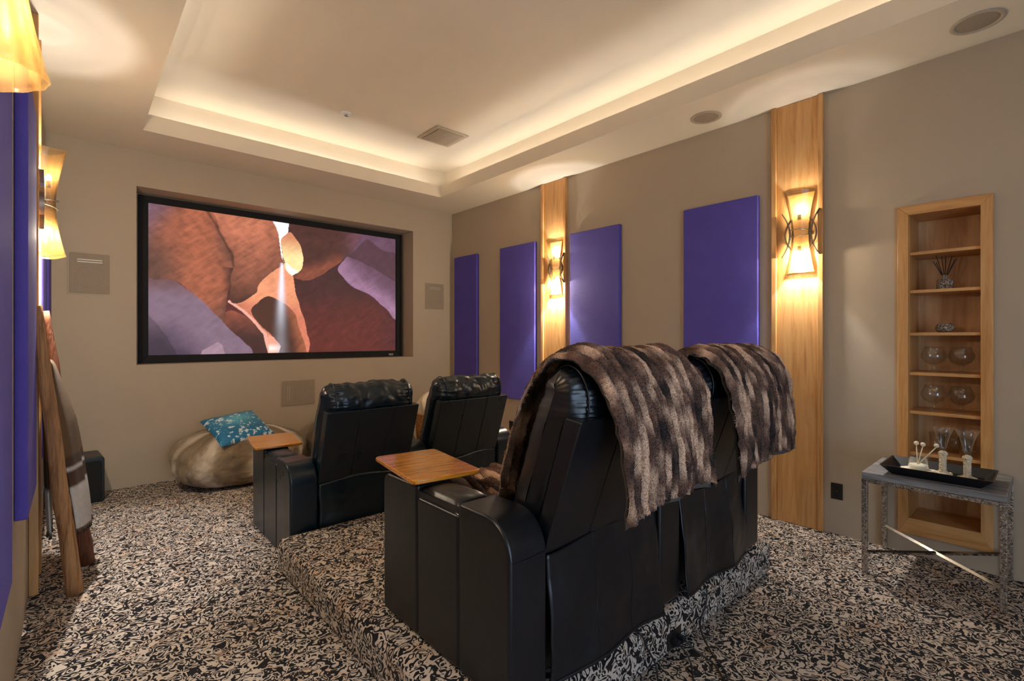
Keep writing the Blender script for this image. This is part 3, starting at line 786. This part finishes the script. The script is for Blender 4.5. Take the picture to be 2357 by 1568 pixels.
def recliner(label, origin, sw, left, right, lm, seed, tray=None):
    r = thing('theatre_recliner', label, 'recliner', origin, group='leather theatre recliners')
    x = 0
    if left: arm(r, 0, lm); x = AW
    if right: arm(r, x+sw, lm)
    xc = x+sw/2
    MB().box(x+.004, x+sw-.004, .05, .80, .03, .30).build('base', lm, r, bevel=.01)
    # seat cushion
    P = []
    for j in range(25):
        row = []
        for i in range(21):
            a, b = i/20*2-1, j/24*2-1; e = max(0, (1-abs(a)**6)*(1-abs(b)**7))
            row.append((xc+a*(sw/2-.006), .50+b*.36, .34+.13*e**.4+.006*nz(a*2, b*2, seed)))
        P.append(row)
    MB().grid(P).build('seat_cushion', lm, r, smooth=True)
    MB().prism(rrect(.80, .87, .06, .45, (.02, .02, .03, .03)), x+.006, x+sw-.006).build('footrest', lm, r, bevel=.012, seg=3)
    # rear shell of the back in three sewn panels
    prof = [(.022, .455), (.088, .452), (-.072, .938), (-.142, .930)]
    bw = sw-.016; x0 = xc-bw/2
    sh = MB().prism([(y+.006 if i in (0, 3) else y, z-.004 if i > 1 else z) for i, (y, z) in enumerate(prof)], x0+.006, x0+bw-.006).build('back_shell', lm, r)
    cs = [0, .34, .67, 1]
    for k in range(3):
        MB().prism(prof, x0+bw*cs[k]+(.0006 if k else 0), x0+bw*cs[k+1]-(.0006 if k < 2 else 0)).build('back_panel', lm, sh, bevel=.007, seg=3)
    back_cushion(r, xc, sw-.012, lm, seed)
    # loose skirt below the shell
    P = []; nu, nv = 40, 30
    for j in range(nv):
        f = j/(nv-1); row = []
        for i in range(nu):
            a = i/(nu-1)
            wav = .012*math.sin(a*9+seed)*f+.018*nz(a*3, f*2, seed)*math.sin(PI*min(1, f*1.1))+.005*noise.fractal(Vector((a*5, f*3, seed*2.1)), .9, 2, 3)
            row.append((xc-(sw/2-.012)+a*(sw-.024)+.006*nz(f*4, a, seed+1), -.012+.028*(1-f)+wav-.008*f, .468-.012*math.sin(a*7+seed)*(1-f)-f*.452))
        P.append(row)
    fl = MB().grid(P).build('rear_skirt', lm, r, smooth=True, solid=.004)
    for a_ in (.36, .70):
        i = int(a_*(nu-1)); MB().tube([(P[j][i][0], P[j][i][1]-.0025, P[j][i][2]) for j in range(nv)], .0016, 5).build('seam', lm, fl)
    row = P[-1]; MB().tube([(p[0], p[1], p[2]+.008) for p in row], .007, 6).build('hem', lm, fl, smooth=True)
    if tray:
        cx, cy, rot = tray
        pl = rrect(-.155, .155, -.235, .235, (.028,)*4, 6)
        t_ = MB().prism(pl, 0, .020, 'Z').build('tray_table', 'tray_wood', r, (cx, cy, AH+.012), bevel=.006, seg=3, rotz=rot)
        t_['label'] = 'honey coloured varnished wooden swivel tray'
        MB().lathe([(.022, 0), (.022, .014)], 16, (cx-.02, cy+.08, AH-.001)).build('tray_pivot', 'metal', r, smooth=True)
    return r
RO = (1.02, 1.15, PZ); SWR = .70
FO = (.992, 3.150, 0.0); SWF = .665
recliner('black leather recliner on the riser with a wooden tray and fur throw', RO, SWR, True, True, 'leather', 1.3, (.15, .735, -math.radians(8)))
recliner('black leather recliner on the riser beside the near pilaster, fur throw over it', (RO[0]+2*AW+SWR, RO[1], RO[2]), SWR, False, True, 'leather', 4.7)
recliner('dark teal leather recliner on the floor with a pale shining tray', FO, SWF, True, True, 'leather_teal', 8.1, (.12, .745, -math.radians(7)))
recliner('dark teal leather recliner on the floor next to the purple panels', (FO[0]+2*AW+SWF, FO[1], FO[2]), SWF, False, True, 'leather_teal', 11.9)

# ------------------------------------------------------------------ fur throws on the back row
def fur_throw(label, ox, oy, oz, sw, seed, xr, ribs=15, front=True):
    """xr: list of (v, x0, x1) widths along the path"""
    path = ([(.80, .50), (.62, .53), (.45, .52)] if front else []) + [(.315, .56), (.265, .70), (.215, .84), (.165, .96), (.115, 1.055), (.05, 1.115), (-.03, 1.142), (-.105, 1.118), (-.165, 1.05), (-.195, .95), (-.205, .84), (-.208, .72), (-.206, .62)]
    nv, per = 230, 9; nu = ribs*per+1
    pc = catmull(path, nv)
    vs = [q[0] for q in xr]; A = [q[1] for q in xr]; B = [q[2] for q in xr]
    P, colr = [], []
    dark, mid, light = np.array(lin(42, 27, 22)[:3]), np.array(lin(128, 91, 72)[:3]), np.array(lin(242, 200, 166)[:3])
    for j in range(nv):
        v = j/(nv-1)
        y, z = pc[j]; a_ = pc[max(0, j-1)]; b_ = pc[min(nv-1, j+1)]
        ty, tz = b_[0]-a_[0], b_[1]-a_[1]; L_ = math.hypot(ty, tz); ny, nzz = -tz/L_, ty/L_
        if nzz < 0 and v < .3 and False: ny, nzz = -ny, -nzz
        # outward normal: to the right-hand side of travel (front/up/back)
        ny, nzz = tz/L_, -ty/L_
        x0 = np.interp(v, vs, A); x1 = np.interp(v, vs, B); row = []
        for i in range(nu):
            u = i/(nu-1)
            q = u*ribs+.42*nz(v*6, u*3, seed)+.16*nz(v*22, u*9, seed+1); ph = q-math.floor(q); k = math.floor(q)
            bead = .55+.45*nz(v*24+k*3.7, k*1.9, seed+5)
            h = .030*(max(0.0, math.sin(PI*ph))**.5)*(.45+.75*bead)+.004*nz(u*40, v*60, seed)
            front_b = max(0, 1-v/.22) if front else 0
            lump = .045*front_b*(nz(u*5, v*22, seed+2)+.5*nz(u*11, v*40, seed+4)) 
            side = max(0.0, abs(u*2-1)-.72)/.28
            drop = -.030*side*side*(1 if v > .3 else .3)
            wav = .016*nz(u*3, v*5, seed+7)+(v > .75)*.02*nz(u*4.5, v*3, seed+8)*((v-.75)*4)
            bottom = 0
            if v > .62: bottom = -(v-.62)/.38*(.012*(1-u)+.02*nz(u*4, 0, seed+1)) + .02*(v-.62)/.38*u
            row.append((ox+x0+(x1-x0)*u+.010*nz(v*9, u*2, seed+6)+(.02*nz(v*11, u*5, seed)*front_b*3), oy+y+(h+lump+wav)*ny, oz+z+(h+lump+wav)*nzz+drop+bottom))
            c1 = .50+.95*nz(v*13+k*5.3, k*2.77, seed+11)+.25*nz(u*26, v*40, seed+3)+.25*nz(u*3.2, v*5, seed+13)
            shade = .5+.5*max(0.0, math.sin(PI*ph))**.6      # fur colour darkened in the channels between ribs
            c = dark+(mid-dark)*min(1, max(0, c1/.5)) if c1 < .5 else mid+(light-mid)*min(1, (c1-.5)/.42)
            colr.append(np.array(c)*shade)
        P.append(row)
    mb = MB().grid(P)
    Pr = P
    cols = tufts(mb, Pr, colr, 90000, .015, .0012, jitter=.6)
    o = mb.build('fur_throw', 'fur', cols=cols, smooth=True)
    tag(o, label, 'throw', 'brown fur throws on the back row')
    # grey lining, a little longer at the hem
    Q = [[(Pr[j][i][0]+(.012 if i == nu-1 else (.02 if i == 0 else 0)), Pr[j][i][1]+.0, Pr[j][i][2]) for i in range(0, nu, per)] for j in range(int(nv*.45), nv, 4)]
    off = []
    for row in Q: off.append([(x, y_+.022, z_-.004) for x, y_, z_ in row])
    off.append([(x, y_+.002, z_-.030-.010*nz(x*9, 0, seed)) for x, y_, z_ in off[-1]])
    MB().grid(off).build('lining', 'lining', o, smooth=True, solid=.008)
    return o
fur_throw('brown ribbed fur throw over the recliner with the wooden tray', *RO, SWR, 2.0,
          [(0, .30, .80), (.15, .22, .84), (.35, .20, .86), (.55, .205, .87), (.66, .245, .88), (.78, .275, .895), (1, .335, .91)])
fur_throw('darker ribbed fur throw over the recliner beside the near pilaster', RO[0]+AW+SWR, RO[1], RO[2], SWR, 21.0,
          [(0, .25, .80), (.35, .18, .86), (.55, .19, .88), (.66, .215, .90), (.78, .235, .93), (1, .30, .965)], ribs=16)

# ------------------------------------------------------------------ bean bags, cushion, basket
def bean_bag(label, cx, cy, rx, ry, h, seed):
    nu, nv = 150, 90; P, colr = [], []
    dk, md, lt = np.array(lin(84, 66, 48)[:3]), np.array(lin(148, 126, 98)[:3]), np.array(lin(232, 218, 198)[:3])
    for j in range(nv):
        f = j/(nv-1); ph = -PI/2+PI*f; row = []
        for i in range(nu+1):
            a = 2*PI*i/nu; ca, sa = math.cos(a), math.sin(a)
            cp = max(0.0, math.cos(ph)); sp = math.sin(ph)
            rr = cp**.62; zz = math.copysign(abs(sp)**.85, sp)
            z = h*.5+h*.5*zz
            sx = math.copysign(abs(ca)**.85, ca); sy = math.copysign(abs(sa)**.85, sa)
            bul = 1+.10*(1-(z/h))*(z > .02)
            # sewn gores: creases run from floor to top
            g = a*4/(2*PI)+.62+.10*nz(z*3, ca, seed); gp = abs((g % 1)-.5)*2
            crease = -.020*max(0, (gp-.90)/.10)*rr
            pipe = .016*math.exp(-((gp-.84)/.04)**2)*rr
            lum = .06*nz(ca*1.6, sa*1.6, z*3+seed)+.020*nz(ca*4, sa*4, z*8+seed)+.010*noise.fractal(Vector((ca*7, sa*7, z*14+seed)), .8, 2, 3)
            d = crease+pipe+lum
            x = cx+(rx*rr*bul+d)*sx; y = cy+(ry*rr*bul+d)*sy
            topdip = (.05*nz(ca*2*rr, sa*2*rr, seed+3)+.03*ca*sx*rr)*max(0, zz)
            row.append((x, min(y, YF-.012), max(.003, z+topdip)))
            t_ = .40+.42*math.exp(-((gp-.45)/.16)**2)+.35*nz(ca*4, sa*4, z*3+seed+8)+.15*nz(ca*30, sa*30, z*30)
            c = dk+(md-dk)*np.clip(t_/.5, 0, 1) if t_ < .5 else md+(lt-md)*np.clip((t_-.5)/.5, 0, 1)
            colr.append(c)
        P.append(row)
    mb = MB().grid(P); cols = tufts(mb, P, colr, 26000, .010, .0011, jitter=.6)
    cols_v = mb.v
    for k in range(len(mb.v)):
        if mb.v[k][1] > YF-.004 or mb.v[k][2] < .002: mb.v[k] = (mb.v[k][0], min(mb.v[k][1], YF-.004), max(.002, mb.v[k][2]))
    o = mb.build('bean_bag', 'bag_fur', cols=cols, smooth=True)
    return tag(o, label, 'bean bag', 'tan fur bean bags')
bean_bag('tan striped fur bean bag against the screen wall with a teal cushion on it', 1.215, 5.375, .545, .385, .51, 3.0)
bean_bag('tan fur bean bag mostly hidden behind the teal recliner', 2.44, 5.385, .50, .37, .56, 17.0)
# teal cushion lying on the bag
ctr = Vector((1.175, 5.25, .535)); ex = Vector((.47, .10, .045)).normalized(); ey = Vector((-.09, .42, .20)); ey = (ey-ex*ey.dot(ex)).normalized(); en = ex.cross(ey)
nu = 80; rowsT, rowsB, cT = [], [], []
for j in range(nu+1):
    rt, rb = [], []
    for i in range(nu+1):
        a, b = i/nu*2-1, j/nu*2-1
        e = max(0, (1-a**4)*(1-b**4))**.5; pin = 1-.06*(1-abs(a))**0*(1-a*a)*abs(b)**3-.0
        x = a*.245*(1-.05*(1-b*b)*abs(a)**2); y = b*.225*(1-.05*(1-a*a)*abs(b)**2)
        t_ = .060*e+.006*nz(a*3, b*3, 2)
        rt.append(ctr+ex*x+ey*y+en*t_); rb.append(ctr+ex*x+ey*y-en*t_*.6)
        base = np.array(lin(16, 112, 156)[:3]); hi = np.array(lin(110, 196, 216)[:3]); wh = np.array(lin(220, 236, 240)[:3])
        q = .5+.5*nz(a*1.7+.4, b*1.7+.2, 3.3); dd = math.exp(-((a-.1)**2*2+(b-.35)**2*5))
        c = base*(1-dd*.75)+hi*dd*.75; c = c*(.75+.5*q)
        sp = noise.fractal(Vector((a*7, b*7, 1.5)), .5, 2.2, 4)+.35*nz(a*1.5-.2, b*1.5+.6, 8)
        if sp > .42 and b < .75: c = wh
        cT.append(c)
    rowsT.append(rt); rowsB.append(rb)
cush = thing('throw_cushion', 'teal cushion with white splashes resting on the fur bean bag', 'cushion', tuple(ctr))
MB().grid([[p-ctr for p in row] for row in rowsT]).build('printed_face', 'teal', cush, cols=np.array(cT), smooth=True)
MB().grid([[p-ctr for p in row] for row in rowsB]).build('back_face', 'cream', cush, smooth=True)
# wicker basket with a cream throw
bx, by = 3.365, 5.22
r = thing('wicker_basket', 'honey wicker basket standing between the front recliners and the screen wall', 'basket', (bx, by, 0.002))
for k in range(26):
    z = .012+k*.0178; rad = .185+.040*(k/25)**.7
    MB().tube([((rad+.004*math.sin(14*a+(k % 2)*PI))*math.cos(a), (rad+.004*math.sin(14*a+(k % 2)*PI))*math.sin(a), z) for a in np.linspace(0, 2*PI, 84, endpoint=False)], .0105, 6, True).build('cane_ring', 'wicker', r, smooth=True)
for k in range(14):
    a = 2*PI*k/14; MB().tube([(.185*math.cos(a), .185*math.sin(a), .004), (.225*math.cos(a), .225*math.sin(a), .465)], .007, 6).build('stake', 'wicker', r, smooth=True)
MB().capdisc(.185, .006, 28).build('basket_floor', 'wicker', r)
P = []
for j in range(46):
    f = j/45; row = []
    for i in range(73):
        a = 2*PI*i/72
        rr = (.205+.03*nz(math.cos(a)*2, math.sin(a)*2, f*3))*(math.sin(PI*(.04+.96*f*.999))**.5 if f > .45 else .8+.42*f)
        rr += .016*math.sin(a*9+f*5)*math.sin(PI*f)
        row.append((rr*math.cos(a), rr*math.sin(a), .34+.40*f+.03*nz(math.cos(a), math.sin(a), f*4)*f))
    P.append(row)
o = MB().grid(P).build('cream_throw', 'cream', loc=(bx, by, .0), smooth=True)
tag(o, 'cream knitted throw bundled in the wicker basket', 'throw')

# ------------------------------------------------------------------ subwoofer and wall register
r = thing('subwoofer', 'black floor speaker cabinet in the corner behind the log ladder', 'speaker', (.035, 5.60, .002), rotz=math.radians(4))
MB().prism(rrect(-.155, .155, 0, .385, (.012, .012, .03, .03)), -.165, .165, 'Y').build('cabinet', 'black', r, bevel=.008, seg=3)
MB().prism(rrect(-.138, .138, .02, .350, (.02,)*4), -.180, -.166, 'Y').build('cloth_front', 'cloth_black', r, bevel=.006)
r = thing('wall_register', 'grey louvred air return low on the wall behind the ladder throw', 'vent', (XL, 5.28, .24))
for (a, b, c, d) in ((-.40, .40, 0, .03), (-.40, .40, .47, .50), (-.40, -.37, .03, .47), (.37, .40, .03, .47)):
    box('frame_bar', 'register', .001, .014, a, b, c, d, r, bevel=.002)
for k in range(18):
    z = .045+k*.0245
    MB().prism([(.002, z), (.012, z+.010), (.012, z+.014), (.002, z+.004)], -.37, .37, 'Y').build('louvre', 'register', r)

# ------------------------------------------------------------------ log ladder with a woven throw
r = thing('log_ladder', 'rustic peeled log ladder leaning on the wall', 'ladder', (.035, 3.80, 0))
def log(nm, a, b, r0, r1, mt, seed, n=26, par=None):
    a, b = Vector(a)-Vector((.035, 3.80, 0)), Vector(b)-Vector((.035, 3.80, 0)); d = b-a
    pts, rad = [], []
    side = d.cross(Vector((0, 0, 1)));
    side = side.normalized() if side.length > .01 else Vector((1, 0, 0))
    for k in range(n):
        f = k/(n-1); w_ = math.sin(PI*f)
        pts.append(a+d*f+side*(.014*nz(f*3, seed)*w_)+Vector((.010*nz(f*4, seed+3)*w_, .010*nz(f*4, seed+7)*w_, 0)))
        rad.append((r0+(r1-r0)*f)*(1+.07*nz(f*9, seed+2))+.006*max(0, nz(f*17, seed+5)))
    return MB().tube(pts, rad, 14).build(nm, mt, par or r, smooth=True)
A0, A1 = (.008, 3.58, 0.004), (-.148, 3.565, 1.565)
B0, B1 = (.063, 4.01, 0.004), (-.130, 3.975, 1.555)
log('rail', A0, A1, .038, .028, 'log', 1.0); log('rail', B0, B1, .042, .026, 'log_dark', 9.0)
def lerp(a, b, f): return tuple(np.array(a)+(np.array(b)-np.array(a))*f)
for k, f in enumerate((.24, .50, .79)):
    log('rung', lerp(A0, A1, f), lerp(B0, B1, f), .014, .014, 'log', 20+k, 12)
# throw: path goes from the back hem up over the top rung and down the room side
rz = 1.236; rxx = -.118
path = [(-.095, .33), (-.105, .60), (-.114, .90), (-.124, 1.16), (-.130, 1.235), (-.118, 1.268), (-.094, 1.240), (-.066, 1.08), (-.034, .86), (-.004, .64), (.020, .46), (.034, .33)]
pc = catmull(path, 120); nuT = 46; P, colr = [], []
kh, br, wh = np.array(lin(104, 80, 52)[:3]), np.array(lin(74, 50, 32)[:3]), np.array(lin(214, 212, 208)[:3])
for j in range(120):
    x, z = pc[j]; row = []
    back = j < 52; out_ = 0 if back else .030*min(1, (1.268-z)/.35)
    for i in range(nuT):
        u = i/(nuT-1); y = 3.655+u*.315
        fold = .020*math.sin(u*13+1)*min(1, abs(z-1.268)*3)+.010*nz(u*6, z*2, 4)
        hem = -.05*u*(z < .5) if not back else .0
        row.append((x+out_*(1-2.1*(1-u)**4)+fold*(.55 if not back else .35)*(u if not back else 1)+(.012 if not back else -.004), y+.010*nz(z*3, u*2, 3), z+hem*(0.5-z)*2))
        c = kh
        if z < .56: c = wh
        elif z < .66: c = br
        elif z < .685: c = wh
        elif z < .74: c = br
        c = c*(.85+.3*abs(nz(u*60, z*90, 2)))
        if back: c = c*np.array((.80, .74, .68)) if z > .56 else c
        colr.append(c)
    P.append(row)
mb = MB().grid(P)
cols = np.array(colr)
ext = []
for j in (0, 119):      # fringe
    for i in range(0, nuT):
        p = np.array(P[j][i]); b = len(mb.v); l_ = .028+.008*random.random()
        mb.v += [tuple(p+(-.0, -.0025, .004)), tuple(p+(0, .0025, .004)), tuple(p+(.006*random.uniform(-1, 1), .004*random.uniform(-1, 1), -l_))]; mb.f.append((b, b+1, b+2))
        ext += [np.array(lin(112, 92, 72)[:3])]*3
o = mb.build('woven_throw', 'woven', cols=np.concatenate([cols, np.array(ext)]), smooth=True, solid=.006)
tag(o, 'khaki woven throw with brown and white bands hanging on the log ladder', 'throw')

# ------------------------------------------------------------------ side table with tray
TX0, TX1, TY0, TY1, TZ = 3.505, 4.028, .172, .785, .600
r = thing('side_table', 'side table with weathered grey top and silver mosaic legs before the shelf niche', 'table', ((TX0+TX1)/2, (TY0+TY1)/2, 0.002))
tx, ty = (TX0+TX1)/2, (TY0+TY1)/2; hx, hy = (TX1-TX0)/2, (TY1-TY0)/2
MB().box(-hx, hx, -hy, hy, TZ-.040, TZ-.002).build('table_top', 'grey_wood', r, bevel=.004)
for sx in (-1, 1): MB().box(sx*(hx-.014)-.012, sx*(hx-.014)+.012, -hy+.028, hy-.028, TZ-.064, TZ-.041).build('apron_rail', 'mosaic', r, bevel=.002)
for sy in (-1, 1): MB().box(-hx+.028, hx-.028, sy*(hy-.014)-.012, sy*(hy-.014)+.012, TZ-.064, TZ-.041).build('apron_rail', 'mosaic', r, bevel=.002)
for sx in (-1, 1):
    for sy in (-1, 1): MB().box(sx*(hx-.014)-.014, sx*(hx-.014)+.014, sy*(hy-.014)-.014, sy*(hy-.014)+.014, 0, TZ-.041).build('leg', 'mosaic', r, bevel=.002)
def bar(a, b, w_=.009):
    a, b = Vector(a), Vector(b); MB().tube([a, b], w_*1.2, 4).build('cross_stretcher', 'chrome', r)
bar((hx-.02, hy-.02, .150), (-hx+.02, -hy+.02, .118)); bar((-hx+.02, hy-.02, .118), (hx-.02, -hy+.02, .150))
# black tray
tcx, tcy, tz0 = 3.690, .462, TZ+.001
tr = thing('serving_tray', 'long black serving tray with flared sides on the side table', 'tray', (tcx, tcy, tz0))
def flare(z, i): return [(-.115-i, -.19-i), (.115+i, -.19-i), (.115+i, .19+i), (-.115-i, .19+i)]
b0, b1, b2, b3 = flare(0, 0), flare(0, .052), flare(0, .044), flare(0, -.004)
tm = MB(); zs = (0, .055, .055, .008)
for ring, z in zip((b0, b1, b2, b3), zs): tm.v += [(x, y, z) for x, y in ring]
for k in range(3):
    for e in range(4): tm.f.append((4*k+e, 4*k+(e+1) % 4, 4*k+4+(e+1) % 4, 4*k+4+e))
tm.f.append((3, 2, 1, 0)); tm.f.append((12, 13, 14, 15))
tm.build('tray_body', 'black', tr, bevel=.002)
MB().box(-.112, .112, -.187, .187, .0085, .0105).build('mirror_base', 'mirror', tr)
P = [[(-.095+.19*i/24, -.02+.20*j/24+.01*nz(i*.3, j*.3), .011+.016*max(0, 1-((i/12-1)**2)**2)*max(0, 1-((j/12-1)**2)**2)+.004*nz(i*.5, j*.5, 3)) for i in range(25)] for j in range(25)]
o = MB().grid(P).build('sand', 'sand', loc=(tcx, tcy, tz0), smooth=True); tag(o, 'pale sand spread over one end of the black tray', 'sand'); o['kind'] = 'stuff'
def flute(x, y, label):
    r = thing('flute_glass', label, 'glass', (x, y, tz0+.011), group='beaded flutes on the tray')
    MB().lathe([(.0005, 0), (.044, .001), (.044, .006), (.020, .011), (.0145, .020), (.0135, .10), (.016, .106), (.0005, .108)], 22).build('beaded_stem', 'bead', r, smooth=True)
    g = MB()
    for k in range(260):
        z = random.uniform(.008, .104); a = random.uniform(0, 2*PI); rr = .0145 if z > .02 else .02
        g.ball((rr*math.cos(a), rr*math.sin(a), z), .0032, 5, 4)
    for k in range(120):
        a = random.uniform(0, 2*PI); q = random.uniform(.018, .042); g.ball((q*math.cos(a), q*math.sin(a), .008), .003, 5, 4)
    b = g.build('bead_coat', 'bead', r, smooth=True); b['kind'] = 'stuff'
    g = MB()
    for k in range(90):
        a = random.uniform(0, 2*PI); c_ = random.uniform(-1, 1); s_ = math.sqrt(1-c_*c_)
        g.ball((.019*s_*math.cos(a), .019*s_*math.sin(a), .118+.014*c_), .004, 5, 4)
    b = g.ball((0, 0, .118), .017, 12, 8, .8).build('bead_collar', 'bead', r, smooth=True)
    MB().lathe([(.0005, .132), (.012, .134), (.016, .150), (.024, .190), (.036, .235), (.054, .275), (.052, .275), (.034, .236), (.022, .190), (.013, .152), (.0005, .145)], 30).build('bowl', 'glass', r, smooth=True)
    return r
flute(3.735, .445, 'tall clear flute on a cream beaded stem, on the tray beside the tumbler of stirrers')
flute(3.700, .338, 'tall clear flute on a cream beaded stem, tray end away from the sand')
cup = thing('stirrer_cup', 'short clear tumbler of sand holding beaded stirrers on the black tray', 'glass', (3.70, .550, tz0+.012))
MB().lathe([(.0005, 0), (.048, 0), (.050, .088), (.048, .088), (.046, .006), (.0005, .006)], 30).build('cup', 'glass', cup, smooth=True)
MB().lathe([(.0005, .007), (.0445, .007), (.0455, .040), (.03, .044), (.0005, .042)], 26).build('sand_fill', 'sand', cup, smooth=True)
for k, (dx, dy, hh, lb) in enumerate(((.002, .006, .118, 'nearest the cup rim by the sand'), (.018, -.022, .112, 'standing upright in the middle'), (-.004, -.085, .118, 'leaning far towards the flutes'))):
    st = thing('stirrer', 'beaded cocktail stirrer '+lb, 'stirrer', (3.70, .553, tz0+.050), group='beaded stirrers in the cup')
    MB().tube([(0, 0, 0), (dx, dy, hh)], .0028, 6).build('stick', 'bead', st, smooth=True)
    MB().ball((dx, dy, hh+.008), .0125, 12, 8).build('bead_head', 'bead', st, smooth=True)
